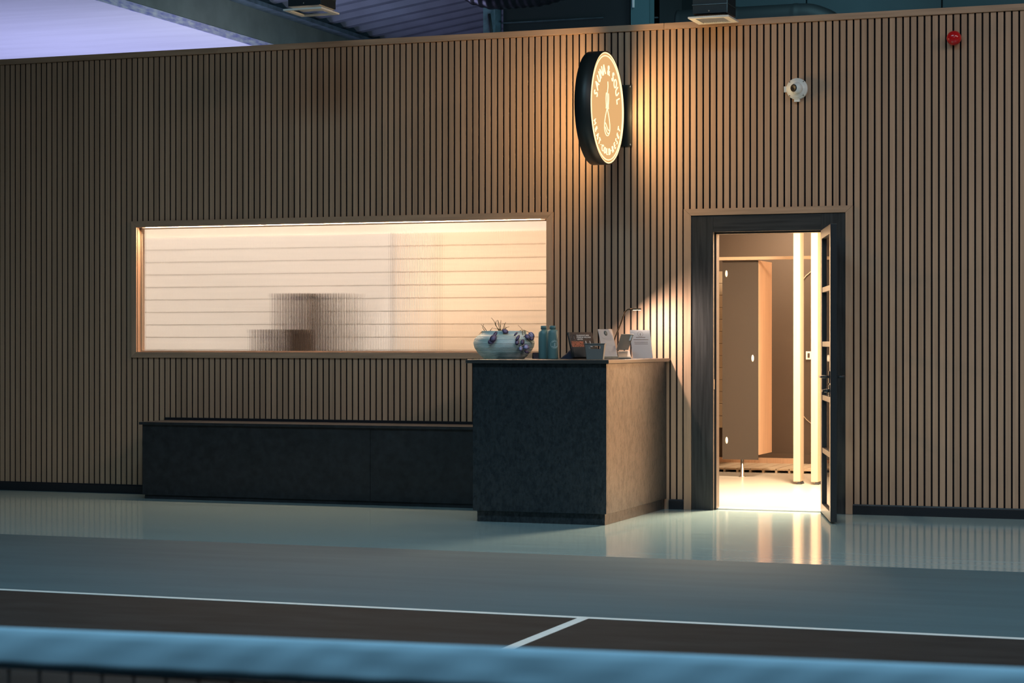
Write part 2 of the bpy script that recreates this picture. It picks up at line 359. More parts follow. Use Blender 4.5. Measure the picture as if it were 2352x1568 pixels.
# ------------------------------------------------------------------ reeded window
win = empty('window_1', (-1.4385, 0, 1.073), 'long oak framed window of glowing reeded glass above the bench', 'window', kind='structure')
WO = (-1.4385, 0, 1.073)
frame(win, 'trim_board', WINO, WIN, -0.013, 0.008, org=WO)
x0, x1, z0, z1 = WIN
MB().box(x0-0.018, x0, 0.0, 0.12, z0, z1).build('reveal_board', M['oakv'], win, WO)
MB().box(x1, x1+0.018, 0.0, 0.12, z0, z1).build('reveal_board', M['oakv'], win, WO)
MB().box(x0, x1, 0.0, 0.12, z1, z1+0.018).build('reveal_board', M['oak'], win, WO)
MB().box(x0, x1, 0.0, 0.12, z0-0.018, z0).build('reveal_board', M['oak'], win, WO)
for b in ((x0, x0+0.012, z0, z1), (x1-0.012, x1, z0, z1), (x0+0.012, x1-0.012, z1-0.012, z1), (x0+0.012, x1-0.012, z0, z0+0.010)):
    MB().box(b[0], b[1], 0.052, 0.066, b[2], b[3]).build('glazing_bead', M['cream_trim'], win, WO)
MB().box(x0+0.03, x1-0.03, 0.026, 0.046, z1-0.0035, z1-0.0005).build('led_strip', M['led_soft'], win, WO)
def reeded_pane(xa, xb, za, zb, y):
    mb = MB(); p = 0.0134; nr = int(round((xb-xa)/p)); p = (xb-xa)/nr; seg = 8; cols = []
    V = mb.bm.verts.new
    for i in range(nr*seg+1):
        x = xa+i*p/seg; y1 = y+0.006+0.00062*math.sin(2*PI*i/seg)
        q = [(x, y, za), (x, y, zb), (x, y1, za), (x, y1, zb)]
        cols.append([V(c) for c in q]+[V(c) for c in q])      # second set for the caps, so that shading stays straight
    for A, B in zip(cols, cols[1:]):
        mb.bm.faces.new((A[0], B[0], B[1], A[1]))
        mb.bm.faces.new((A[2], A[3], B[3], B[2])).smooth = True
        mb.bm.faces.new((A[5], B[5], B[7], A[7])); mb.bm.faces.new((A[4], A[6], B[6], B[4]))
    c = cols[0]; mb.bm.faces.new((c[4], c[5], c[7], c[6])); c = cols[-1]; mb.bm.faces.new((c[4], c[6], c[7], c[5]))
    return mb
reeded_pane(x0+0.003, x1-0.003, z0+0.002, z1-0.002, 0.068).build('reeded_pane', M['reed'], win, WO, recalc=False)

# ------------------------------------------------------------------ lounge behind the window
wl = structure('wall_lounge', MB().box(-4.7, 0.98, 1.53, 1.62, 0, 2.6), M['plaster'], 'warm white lounge wall clad in horizontal pine planks', 'wall')
pitch = 0.108; k = 0
plank_me = MB().prism([(0.020, 0), (0.0025, 0), (0, 0.0025), (0, pitch-0.0045), (0.0025, pitch-0.002), (0.020, pitch-0.002)], 0, 0, 1).mesh('plank', M['pine'])
plank_pale = plank_me.copy(); plank_pale.materials.clear(); plank_pale.materials.append(M['pine_pale'])
z = 2.10-pitch*14
while z < 2.09:
    for a, b, pm_ in ((-4.68, -1.452, plank_pale), (-1.424, 0.96, plank_me)):
        share('plank', pm_, wl, (a, 1.508, z), (0, 0, 0), (b-a, 1, 1))
    z += pitch
MB().box(-4.69, 0.97, 1.5285, 1.5295, 0.58, 2.085).build('backing', M['pine_shade'], wl)
MB().box(-1.451, -1.425, 1.496, 1.528, 0.58, 2.10).build('corner_batten', M['brown_box'], wl)
structure('wall_lounge_left', MB().box(-4.78, -4.7, 0.12, 1.62, 0, 2.6), M['plaster'], 'lounge end wall furthest from the door', 'wall')
structure('wall_lounge_right', MB().box(0.98, 1.06, 0.12, 1.62, 0, 2.6), M['plaster'], 'partition between lounge and changing room', 'wall')
structure('ceiling', MB().box(-4.78, 1.06, 0.12, 1.62, 2.6, 2.68), M['plaster'], 'lounge ceiling behind the reeded window', 'ceiling')
def solid_box(name, x0, x1, y0, y1, z1, m, label, lid=True):
    t = empty(name, ((x0+x1)/2, (y0+y1)/2, 0), label, 'box'); o = ((x0+x1)/2, (y0+y1)/2, 0)
    MB().box(x0, x1, y0, y1, 0.0, z1-0.03).build('body', m, t, o, bevel=0.006)
    MB().box(x0-0.008, x1+0.008, y0-0.008, y1+0.008, z1-0.03, z1).build('lid', m, t, o, bevel=0.004)
solid_box('storage_box', -2.45, -2.14, 1.24, 1.48, 1.60, M['brown_box'], 'tall dark brown box blurred behind the reeded glass')
solid_box('storage_box', -2.62, -2.46, 1.16, 1.36, 1.30, M['brown_box'], 'low dark brown box blurred beside the tall one behind glass')

# ------------------------------------------------------------------ doorway
DO = (1.9165, 0, 0)
door = empty('door_1', DO, 'open black glazed door in a black lining with oak architrave', 'door', kind='structure')
frame(door, 'architrave', (DOO[0], DOO[1], 0, DOO[2]), (DOI[0], DOI[1], 0, DOI[2]), -0.013, 0.008, bottom=False, org=DO)
MB().box(DOI[0]+0.001, 1.525, -0.004, 0.12, 0, DOI[2]-0.001).build('jamb', M['black_wood'], door, DO, bevel=0.002)
MB().box(2.300, DOI[1]-0.001, -0.004, 0.12, 0, DOI[2]-0.001).build('jamb', M['black_wood'], door, DO, bevel=0.002)
MB().box(1.5255, 2.2995, -0.004, 0.12, 1.978, DOI[2]-0.001).build('lintel', M['black_wood_h'], door, DO, bevel=0.002)
MB().box(1.5255, 1.537, 0.040, 0.12, 0, 1.9775).build('door_stop', M['black_paint'], door, DO)
MB().box(2.288, 2.2995, 0.040, 0.12, 0, 1.9775).build('door_stop', M['black_paint'], door, DO)
MB().box(1.537, 2.288, 0.040, 0.12, 1.966, 1.9775).build('door_stop', M['black_paint'], door, DO)
MB().box(1.5255, 2.2995, 0.085, 0.20, 0.0005, 0.010).build('threshold', M['white_plastic'], door, DO, bevel=0.002)
MB().box(1.5252, 1.5275, 0.004, 0.030, 0.86, 0.93).build('strike_plate', M['steel'], door, DO)
LH = (2.298, -0.006); RZ = math.radians(-90+15.9)
leaf = bpy.data.objects.new('leaf', None); C.objects.link(leaf); leaf.parent = door
leaf.location = (LH[0]-DO[0], LH[1], 0); leaf.rotation_euler = (0, 0, RZ)
tag(leaf, 'black door leaf with five glass panes swung wide open')
W_, T_, ZB, ZT = 0.84, 0.042, 0.012, 1.975
bp = M['black_paint']
MB().box(0, 0.085, 0, T_, ZB, ZT).build('stile', bp, leaf, bevel=0.002)
MB().box(W_-0.085, W_, 0, T_, ZB, ZT).build('stile', bp, leaf, bevel=0.002)
MB().box(0.085, W_-0.085, 0, T_, ZT-0.062, ZT).build('top_rail', bp, leaf, bevel=0.002)
MB().box(0.085, W_-0.085, 0, T_, ZB, 0.076).build('bottom_rail', bp, leaf, bevel=0.002)
mz = [0.076, 0.447, 0.812, 1.182, 1.557, ZT-0.062]
for zc in mz[1:-1]: MB().box(0.085, W_-0.085, 0.004, T_-0.004, zc-0.018, zc+0.018).build('muntin', bp, leaf, bevel=0.003)
for i in range(5):
    a = mz[i]+(0.018 if i else 0); b = mz[i+1]-(0.018 if i < 4 else 0)
    MB().box(0.085, W_-0.085, 0.018, 0.024, a, b).build('pane', M['pane'], leaf)
for sgn, y in ((-1, 0.0), (1, T_)):
    h = MB().box(0.772, 0.808, min(y, y+sgn*0.008), max(y, y+sgn*0.008), 0.925, 1.005)
    h.tube([(0.79, y, 0.967), (0.79, y+sgn*0.045, 0.967), (0.782, y+sgn*0.052, 0.967), (0.66, y+sgn*0.054, 0.967)], 0.0095, 10)
    h.build('lever_handle', M['metal_dark'], leaf)
lk = MB().prism([(0.772, 0.835), (0.808, 0.835), (0.808, 0.915), (0.772, 0.915), (0.755, 0.895), (0.755, 0.855)], 1, -0.006, 0.0)
lk.tube([(0.785, 0, 0.875), (0.785, -0.035, 0.875)], 0.012, 10)
lk.box(0.762, 0.808, -0.05, -0.035, 0.868, 0.882)
lk.build('thumb_lock', M['metal_dark'], leaf)
for zz in (0.85, 0.90): MB().lathe([(0, 0), (0.005, 0), (0.005, 0.003), (0, 0.004)], seg=10, mtx=Matrix.Translation((0.797, -0.006, zz)) @ Matrix.Rotation(PI/2, 4, 'X')).build('screw', M['steel'], leaf)

# skirting
for a, b, l in ((WX0, -2.872, 'black skirting board left of the bench'), (1.20, 1.309, 'short black skirting board between counter and doorway'), (2.524, WX1, 'black skirting board right of the doorway')):
    mb = MB().prism([(-0.016, 0), (0.0, 0), (0.0, 0.071), (-0.008, 0.071), (-0.011, 0.062), (-0.016, 0.058)], 0, a, b)
    structure('baseboard_back', mb, M['skirting'], l, 'skirting')

# ------------------------------------------------------------------ changing room
wr = structure('wall_rear', MB().box(-0.1, 2.76, 5.2, 5.3, 0, 2.6), M['taupe'], 'taupe back wall of the changing room', 'wall')
structure('wall_rear_left', MB().box(-0.18, -0.1, 1.62, 5.3, 0, 2.6), M['taupe'], 'taupe side wall of the changing room beyond the cubicle', 'wall')
structure('wall_rear_right', MB().box(2.76, 2.84, 0.12, 5.3, 0, 2.6), M['pine'], 'unseen pale pine changing room wall, set to bounce light on to the counter', 'wall')  # out of view; placed and kept pale for its warm reflection in the counter side
structure('wall_rear_front', MB().box(-0.1, 1.06, 1.62, 1.70, 0, 2.6), M['taupe'], 'taupe changing room wall backing on to the lounge', 'wall')
structure('ceiling', MB().box(-0.18, 2.84, 0.12, 5.3, 2.6, 2.68), M['plaster'], 'changing room ceiling', 'ceiling')
structure('baseboard_rear', MB().box(-0.09, 2.755, 5.17, 5.2, 0, 0.125), M['taupe'], 'tall taupe skirting on the changing room back wall', 'skirting')
structure('baseboard_rear_step', MB().box(-0.09, 1.0, 5.10, 5.17, 0, 0.085), M['oak_lam'], 'low pale timber step below the back wall skirting', 'skirting')

cu = empty('changing_cubicle', (0.86, 3.6, 0), 'grey-brown changing cubicle with pale oak side on a slim leg', 'cubicle'); CO = (0.86, 3.6, 0)
cdoor = MB().box(0.686, 1.008, 3.55, 3.568, 0.158, 1.915).build('door', M['laminate'], cu, CO)
for x, z in ((0.722, 1.80), (0.960, 1.052), (0.725, 0.325)):
    MB().lathe([(0, 0), (0.011, 0), (0.012, 0.002), (0.010, 0.005), (0, 0.006)], seg=18, mtx=Matrix.Translation((x-CO[0], 3.55-CO[1], z)) @ Matrix.Rotation(PI/2, 4, 'X') @ Matrix.Diagonal((1, 2.6, 1, 1))).build('oval_fitting', M['white_plastic'], cdoor)
MB().box(0.986, 1.010, 3.570, 4.08, 0.200, 1.915).build('side_panel', M['oak_lam'], cu, CO)
MB().box(-0.09, 2.75, 3.49, 3.54, 1.918, 1.945).build('head_rail', M['cream_trim'], cu, CO)
lg = MB().lathe([(0, 0), (0.03, 0), (0.03, 0.006), (0.017, 0.012), (0.017, 0.085), (0.014, 0.09), (0.014, 0.158), (0, 0.158)], c=(0.854-CO[0], 3.60-CO[1], 0), seg=20)
lg.build('leg', M['steel'], cu)

cp = empty('cladding_stack', (0.43, 4.8, 0), 'narrow stack of pale horizontal planks beside the cubicle', 'cladding'); cpo = (0.43, 4.8, 0)
pm = MB().box(-0.025, 0.034, -0.36, 0.398, 0, 0.108).mesh('plank', M['pine_post'])
for i in range(13): share('plank', pm, cp, (0, 0, 0.4+i*0.112))

for i, (x, l) in enumerate(((1.478, 'pale pine post, the one nearer the cubicle'), (1.628, 'pale pine post, the one beside the open door'))):
    t = empty('timber_post', (x+0.029, 2.92, 0), l, 'post', group='timber posts in the doorway'); o = (x+0.029, 2.92, 0)
    MB().box(x, x+0.058, 2.845, 2.995, 0.022, 2.6).build('shaft', M['pine_post'], t, o, bevel=0.003)
    MB().prism([(x+0.028, 0), (x+0.066, 0), (x+0.056, 0.020), (x+0.040, 0.022)], 1, 2.842, 2.98).build('foot', M['metal_dark'], t, o)

db = empty('duckboard', (1.6, 4.7, 0), 'pale slatted duckboard along the changing room back wall', 'duckboard'); dbo = (1.6, 4.7, 0)
bm_ = MB().box(-0.056, 0.056, -0.44, 0.42, 0.022, 0.038).mesh('board', M['pine_post'])
fm_ = MB().box(-0.010, 0.010, -0.435, 0.40, 0.0, 0.022).mesh('bearer', M['pine_post'])
for i in range(22):
    share('board', bm_, db, (0.10+i*0.121-1.6, 0, 0)); share('bearer', fm_, db, (0.16+i*0.121-1.6, 0, 0))

mi = empty('wall_hoop', (1.30, 5.2, 0.37), 'thin pale rounded hoop fixed to the taupe back wall between the posts', 'hoop'); mio = (1.30, 5.2, 0.37)
def rrect(x0, x1, z0, z1, r, k=8):
    pts = []
    for cx, cz, a0 in ((x1-r, z1-r, 0), (x0+r, z1-r, 90), (x0+r, z0+r, 180), (x1-r, z0+r, 270)):
        for j in range(k+1):
            a = math.radians(a0+90*j/k); pts.append((cx+r*math.cos(a), cz+r*math.sin(a)))
    return pts
rp = rrect(1.0, 1.70, 0.37, 1.915, 0.30)
MB().tube([(x, 5.19, z) for x, z in rp], 0.004, 6, closed=True).build('tube', M['pine_post'], mi, mio)
for x, z in ((1.70, 1.2), (1.35, 1.915), (1.35, 0.37)): MB().box(x-0.006, x+0.006, 5.19, 5.2, z-0.006, z+0.006).build('clip', M['pine_post'], mi, mio)
sw = empty('light_switch', (1.113, 5.2, 1.03), 'small white switch plate on the wall between the two posts', 'switch'); swo = (1.113, 5.2, 1.03)
MB().box(1.085, 1.141, 5.188, 5.199, 1.028, 1.106).build('plate', M['white_plastic'], sw, swo, bevel=0.003)
MB().box(1.103, 1.123, 5.184, 5.188, 1.045, 1.089).build('rocker', M['taupe'], sw, swo)

# ------------------------------------------------------------------ roof and ducts beyond the wall
so = structure('ceiling', MB().box(-13.9, -5.756, 1.5, 16.9, 4.60, 4.688), M['white_soffit'], 'flat white soffit lit violet above the wall', 'ceiling')
MB().box(-5.756, -5.745, 1.5, 16.9, 4.60, 4.688).build('fascia', M['scuffed'], so)
sb = empty('steel_beam', (-5.7, 6.5, 4.69), 'grey-green steel roof beam resting on the white soffit', 'beam', kind='structure'); sbo = (-5.7, 6.5, 4.69)
MB().box(-5.80, -5.75, 1.5, 16.9, 4.690, 5.035).build('web', M['beam'], sb, sbo)
MB().box(-5.80, -5.58, 1.5, 16.9, 5.036, 5.085).build('flange', M['beam2'], sb, sbo)
bk = MB().box(-5.75, -5.735, 4.35, 4.85, 4.90, 5.034).prism([(4.35, 4.80), (4.40, 4.80), (4.40, 5.034), (4.35, 5.034)], 0, -5.75, -5.66)
bk.tube([(-5.70, 4.45, 4.82), (-5.69, 4.9, 4.85), (-5.68, 5.6, 5.0)], 0.012, 6)
bk.build('bracket', M['beam2'], sb, sbo)
rd = MB(); cols = []
ny = 690
for i in range(ny+1):
    y = 1.5+i*(15.4/ny); ph = (y % 0.40)/0.40
    h = 0.0 if ph < 0.30 else (0.075*(ph-0.30)/0.10 if ph < 0.40 else (0.075 if ph < 0.80 else 0.075*(1-(ph-0.80)/0.20)))
    cols.append([rd.bm.verts.new((x, y, 5.10+h+(x+5.7)*math.tan(math.radians(8.5)))) for x in (-5.8, -2.76)])
for A, B in zip(cols, cols[1:]): rd.bm.faces.new((A[0], B[0], B[1], A[1]))
structure('ceiling', rd, M['deck'], 'corrugated grey roof deck sloping up beside the steel beam', 'ceiling')
wf = structure('wall_far', MB().box(-2.74, 13.9, 9.0, 9.1, 0, 7.9), M['black_duct'], 'dark teal cladding wall far behind the partition', 'wall')
for a, b in ((-0.70, 0.735), (0.75, 2.26), (2.275, 3.8), (3.815, 5.4)):
    MB().box(a-0.45, b-0.45, 8.94, 9.0, 2.2, 7.0).build('panel', M['teal_wall'], wf, bevel=0.008)
structure('wall_far_end', MB().box(-13.9, -2.6, 17.0, 17.1, 0, 7.9), M['beam2'], 'distant blue-grey end wall under the roof deck', 'wall')
def column(x0, x1, y, label, m, glint=False):
    t = empty('steel_column', ((x0+x1)/2, y, 0), label, 'column', kind='structure'); o = ((x0+x1)/2, y, 0)
    wdt = x1-x0
    MB().box(x0, x1, y, y+0.012, 0, 7.0).box(x0+wdt/2-0.006, x0+wdt/2+0.006, y+0.012, y+0.19, 0, 7.0).box(x0, x1, y+0.19, y+0.202, 0, 7.0).build('shaft', m, t, o)
    if glint: MB().tube([(x0+0.035, y-0.02, 4.78), (x0+0.035, y-0.02, 6.5)], 0.014, 8).build('highlight', M['white_plastic'], t, o)  # white tube modelled in place of a bright reflection on the column
    else: MB().tube([(x0+0.08, y-0.02, 4.80), (x0+0.10, y-0.025, 4.66), (x0+0.13, y-0.02, 4.4)], 0.016, 6).build('cable', M['black_duct'], t, o)
column(-2.90, -2.76, 7.0, 'blue-grey steel column with a black cable', M['beam2'])
column(-1.203, -0.999, 7.0, 'teal steel column with a white tube as its highlight', M['teal_col'], True)
def duct_box(x0, x1, y0, y1, z0, z1, label):
    t = empty('duct_box', ((x0+x1)/2, (y0+y1)/2, z0), label, 'duct'); o = ((x0+x1)/2, (y0+y1)/2, z0)
    MB().box(x0, x1, y0, y1, z0, z1).build('casing', M['black_duct'], t, o)
    MB().box(x0-0.01, x1-0.3, y0-0.02, y0, z1-2.9, z1-2.885).build('flange', M['galv'], t, o)
duct_box(-2.70, -1.24, 7.1, 8.6, 3.2, 7.6, 'large black duct casing between the two steel columns')
duct_box(-0.97, -0.72, 7.3, 8.6, 3.2, 7.6, 'narrow black duct casing right of the teal column')
def flex_duct(name, path, r, m, label, ribs=True):
    pts = []; path = [Vector(p) for p in path]
    for a, b in zip(path, path[1:]):
        k = max(2, int((b-a).length/0.02))
        for j in range(k): pts.append(a.lerp(b, j/k))
    pts.append(path[-1])
    for _ in range(12): pts = [pts[0]]+[(pts[i-1]+pts[i]*2+pts[i+1])/4 for i in range(1, len(pts)-1)]+[pts[-1]]
    rr = [r*(1+(0.05 if (i//2) % 2 else -0.0)) for i in range(len(pts))] if ribs else [r*(1.03 if i % 30 < 2 else 1) for i in range(len(pts))]
    t = empty(name, tuple(path[0]), label, 'duct')
    MB().tube(pts, rr, 20).build('tube', m, t, tuple(path[0]))
flex_duct('flexible_duct', [(-2.42, 5.2, 5.8), (-2.42, 5.2, 5.05), (-2.34, 5.2, 4.78), (-2.10, 5.2, 4.70), (-1.6, 5.2, 4.71), (-1.1, 5.2, 4.82), (-0.9, 5.2, 5.8)], 0.16, M['dark_flex'], 'ribbed flexible duct looping above the wall near the steel column')
flex_duct('round_duct', [(-0.4, 6.0, 4.41), (0.4, 6.0, 4.41), (0.95, 6.0, 4.41), (1.16, 6.0, 4.32), (1.25, 6.0, 4.05), (1.25, 6.0, 3.0)], 0.15, M['black_duct'], 'round black duct with an elbow behind the wall top', False)

def ceiling_vent(cx, cy, z, s, label, louvre):
    t = empty('ceiling_vent', (cx, cy, z), label, 'vent', group='ceiling vents above the wall'); b = 0.035 if louvre else 0.028
    h = s/2
    f = MB()
    for q in ((-h, h, -h, -h+b), (-h, h, h-b, h), (-h, -h+b*1.3, -h+b, h-b), (h-b*1.3, h, -h+b, h-b)): f.box(q[0], q[1], q[2], q[3], 0, 0.012)
    f.build('frame', M['oak_lam'] if False else M['white_plastic'], t)
    if louvre:
        n_ = 13
        lm = MB().box(-0.0016, 0.0016, -h+b, h-b, -0.010, 0.008, Matrix.Rotation(math.radians(35), 4, 'Y')).mesh('louvre', M['white_plastic'])
        for i in range(n_): share('louvre', lm, t, (-h+b*1.3+(i+0.5)*(s-2.6*b)/n_, 0, 0.012))
        MB().box(-h+b, h-b, -h+b, h-b, 0.026, 0.028).build('back_plate', M['black_duct'], t)
    else:
        MB().box(-h+b, h-b, -h+b, h-b, 0.030, 0.034).build('diffuser', M['white_plastic'], t)
    pl = MB().box(-h+0.03, h-0.015, -h+0.02, h-0.03, 0.034, 0.20).build('plenum', M['metal_dark'], t)
    e = MB()
    for zz in ((0.092, 0.098), (0.196, 0.204)):
        e.box(-h+0.026, h-0.011, -h+0.016, -h+0.02, zz[0], zz[1]).box(h-0.015, h-0.011, -h+0.02, h-0.03, zz[0], zz[1])
    e.box(h-0.018, h-0.012, -h+0.017, -h+0.02, 0.034, 0.2)
    e.build('seam', M['galv'], pl)
    MB().lathe([(0, 0), (0.006, 0), (0.006, 0.004), (0, 0.005)], seg=10, mtx=Matrix.Translation((0, -h+0.02, 0.05)) @ Matrix.Rotation(PI/2, 4, 'X')).build('screw', M['steel'], pl)
    MB().lathe([(0, 0.205), (0.09, 0.205), (0.09, 3.5), (0, 3.5)], seg=24).build('drop_duct', M['galv'], t)
ceiling_vent(-1.195, -0.91, 3.55, 0.30, 'open square ceiling vent hanging left of the round sign', False)
ceiling_vent(1.574, -0.185, 3.452, 0.292, 'louvred ceiling vent hanging right of the round sign', True)

# ------------------------------------------------------------------ bench
be = empty('bench', (-1.3, -0.215, 0), 'long black boxed bench with thin seat board under the reeded window', 'bench'); o = (-1.3, -0.215, 0)
MB().box(-2.850, -0.951, -0.43, -0.408, 0.03, 0.565).build('front_panel', M['bench'], be, o, bevel=0.0015)
MB().box(-0.948, 0.246, -0.43, -0.408, 0.03, 0.565).build('front_panel', M['bench'], be, o, bevel=0.0015)
MB().box(-2.850, -2.828, -0.407, -0.018, 0.03, 0.565).build('end_panel', M['bench'], be, o, bevel=0.0015)
MB().box(-2.835, 0.246, -0.418, -0.018, 0.0, 0.03).build('plinth', M['bench'], be, o)
MB().box(-2.872, 0.246, -0.447, -0.018, 0.5655, 0.586).build('seat_board', M['bench'], be, o, bevel=0.002)
MB().box(-2.89, 0.246, -0.017, -0.001, 0.50, 0.606).build('upstand', M['skirting'], be, o)

# ------------------------------------------------------------------ counter
co = empty('reception_counter', (0.72, -0.72, 0), 'tall black fibreboard reception counter projecting from the slatted wall', 'counter'); o = (0.72, -0.72, 0)
MB().box(0.252, 1.185, -1.450, -1.428, 0.075, 1.055).build('front_panel', M['counter'], co, o, bevel=0.002)
MB().box(1.163, 1.185, -1.427, -0.018, 0.075, 1.055).build('side_panel', M['counter'], co, o, bevel=0.002)
MB().box(0.252, 0.274, -1.427, -0.018, 0.075, 1.055).build('side_panel', M['counter'], co, o, bevel=0.002)
MB().box(0.275, 1.162, -1.420, -0.05, 0.60, 0.62).build('shelf', M['counter'], co, o)
MB().box(0.274, 1.166, -1.422, -0.018, 0.0, 0.0745).build('plinth', M['counter'], co, o, bevel=0.001)
MB().box(0.210, 1.208, -1.476, -0.001, 1.0555, 1.080).build('worktop', M['counter_top'], co, o, bevel=0.004)

# ------------------------------------------------------------------ projecting round sign
SR = 0.397; SX0, SX1 = 0.765, 0.880; SY, SZ = -0.449, 2.838
sg = empty('projecting_sign', (0.86, 0, SZ), 'round black blade sign with glowing neon lettering and drop emblem', 'sign'); so_ = (0.86, 0, SZ)
RX = Matrix.Rotation(PI/2, 4, 'Y'); cx = SX0-so_[0]; t_ = SX1-SX0; cy = SY
MB().lathe([(SR-0.008, 0), (SR, 0), (SR, t_), (SR-0.008, t_), (SR-0.008, t_-0.010), (SR-0.012, t_-0.010), (SR-0.012, 0.010), (SR-0.008, 0.010), (SR-0.008, 0)], seg=96,
           mtx=Matrix.Translation((cx, cy, 0)) @ RX).build('rim', M['sign_rim'], sg)
for xa in (t_-0.012, 0.006):
    MB().lathe([(0, 0), (SR-0.010, 0), (SR-0.010, 0.005), (0, 0.005)], seg=64, mtx=Matrix.Translation((cx+xa, cy, 0)) @ RX).build('face', M['sign_face'], sg)
def arc_text(s, r, a_mid, span, size, up, face_x, side):
    """letters round the face; side=+1 is the face towards the door"""
    n_ = len(s); wts = [0.55 if c in ' .·' else (1.15 if c in 'MW' else (0.5 if c == 'I' else 1.0)) for c in s]
    tot = sum(wts)-0.5*(wts[0]+wts[-1]); acc = 0.0; prev = None
    for c, wt in zip(s, wts):
        acc += 0 if prev is None else 0.5*(prev+wt); prev = wt
        if c == ' ': continue
        f = acc/tot-0.5
        a = a_mid-f*span if up else a_mid+f*span
        me = text_mesh(c, size, M['neon'], 0.003, -0.0012)
        xs = [v.co.x for v in me.vertices]; mx_ = 0.5*(min(xs)+max(xs))
        for v in me.vertices: v.co.x = (v.co.x-mx_)*0.84
        rot = a-PI/2 if up else a+PI/2
        R2 = Matrix.Rotation(rot, 4, 'Z'); T2 = Matrix.Translation((r*math.cos(a), r*math.sin(a), 0))
        B = Matrix(((0, 0, side, face_x), (side, 0, 0, cy), (0, 1, 0, 0), (0, 0, 0, 1)))
        me.transform(B @ T2 @ R2)
        ob = bpy.data.objects.new('letter', me); C.objects.link(ob); ob.parent = sg
def drop_emblem(mb, k, F_, r):
    """k: scale; F_: maps (a, b) on the face to a point"""
    dp = []
    for i in range(40):
        t = 2*PI*i/40; b = -0.098-0.098*math.cos(PI-t) if False else -0.0975+0.0975*math.cos(t)
        a = 0.074*math.sin(t)*math.sin(t/2)**1.1 if t <= PI else -0.074*math.sin(2*PI-t)*math.sin((2*PI-t)/2)**1.1
        dp.append(F_(a*1.12*k, b*k))
    mb.tube(dp, r, 6, closed=True)
    for pl in ([(0.014, 0.187), (0.018, 0.150), (0.004, 0.105), (0.007, 0.055), (0.0, 0.0)], [(-0.020, 0.105), (-0.029, 0.065), (-0.022, 0.015), (-0.026, -0.005)],
               [(0.030, 0.105), (0.035, 0.065), (0.026, 0.020), (0.030, -0.005)],
               [(-0.058, -0.108), (-0.034, -0.112), (-0.006, -0.134), (0.020, -0.151), (0.055, -0.155)], [(-0.062, -0.134), (-0.038, -0.143), (-0.008, -0.168), (0.016, -0.179), (0.045, -0.172)]):
        mb.tube([F_(a*k, b*k) for a, b, _ in smooth([(a, b, 0) for a, b in pl], 5)], r, 6)
    return mb
for side, fx in ((1, cx+t_-0.004), (-1, cx+0.003)):
    for rr_ in (0.3845, 0.3635):
        MB().tube([(fx, cy+rr_*math.cos(2*PI*i/96), rr_*math.sin(2*PI*i/96)) for i in range(96)], 0.0036, 8, closed=True).build('neon_ring', M['neon_ring'], sg)
    arc_text('SAUNA & SOUL', 0.266, PI/2, math.radians(148), 0.105, True, fx, side)
    arc_text('HEAT·COLD·RESET', 0.309, -PI/2, math.radians(132), 0.070, False, fx, side)
    drop_emblem(MB(), 1.0, lambda a, b: (fx, cy+side*a, b), 0.0030).build('drop_emblem', M['neon'], sg)
for side, fx in ((1, cx+t_+0.004), (-1, cx-0.004)):      # the light the neon throws to either side
    for a_ in (0, 90, 180, 270):
        l = bpy.data.lights.new('neon_glow', 'SPOT'); l.energy = 8.0; l.color = (1.0, 0.66, 0.30); l.spot_size = PI; l.spot_blend = 0.35; l.shadow_soft_size = 0.0
        lo = bpy.data.objects.new('neon_glow', l); C.objects.link(lo); lo.parent = sg
        lo.location = (fx, cy+0.2*math.cos(math.radians(a_)), 0.2*math.sin(math.radians(a_))); lo.rotation_euler = (0, -PI/2*side, 0)
br = MB().box(0.795-0.86, 0.923-0.86, -0.012, -0.001, 2.607-SZ, 3.050-SZ).box(0.80-0.86, 0.85-0.86, -0.065, -0.012, -0.09, 0.09)
br = br.build('bracket', M['sign_rim'], sg)
for x in (0.808, 0.912):
    for z in (2.62, 3.037):
        MB().lathe([(0, 0), (0.007, 0), (0.007, 0.004), (0, 0.006)], seg=12, mtx=Matrix.Translation((x-0.86, -0.012, z-SZ)) @ Matrix.Rotation(PI/2, 4, 'X')).build('bolt', M['steel'], br)

# ------------------------------------------------------------------ wall fittings
RY = Matrix.Rotation(PI/2, 4, 'X')       # local z -> -y (out of the wall)
sc_ = empty('security_camera', (2.133, -0.001, 2.968), 'round white security camera with black lens above the doorway', 'camera')
MB().lathe([(0, 0), (0.074, 0), (0.075, 0.004), (0.075, 0.028), (0.071, 0.034), (0.066, 0.036), (0.064, 0.040), (0.060, 0.046), (0.055, 0.047), (0.053, 0.052), (0, 0.052)], seg=40, mtx=RY).box(-0.092, -0.070, -0.026, -0.004, -0.02, 0.02).box(-0.02, 0.02, -0.026, -0.004, -0.090, -0.070).build('base', M['white_plastic'], sc_)
hd = Vector((-0.42, -0.90, -0.02)).normalized(); hq = hd.to_track_quat('Z', 'Y').to_matrix().to_4x4(); hp = Matrix.Translation((0.008, -0.050, 0))
MB().lathe([(0, -0.034), (0.020, -0.030), (0.036, -0.016), (0.043, 0.0), (0.043, 0.012), (0.038, 0.026), (0.030, 0.037), (0.027, 0.040), (0, 0.040)], seg=32, mtx=hp @ hq).build('turret', M['white_plastic'], sc_)
MB().lathe([(0, 0.040), (0.0265, 0.040), (0.0265, 0.043), (0.021, 0.044), (0.010, 0.041), (0, 0.042)], seg=28, mtx=hp @ hq).build('lens', M['lens'], sc_)
for a in (45, 135, 225, 315):
    MB().lathe([(0, 0.036), (0.004, 0.036), (0.004, 0.038), (0, 0.039)], c=(0.068*math.cos(math.radians(a)), 0.068*math.sin(math.radians(a)), 0), seg=8, mtx=RY).build('screw', M['metal_dark'], sc_)
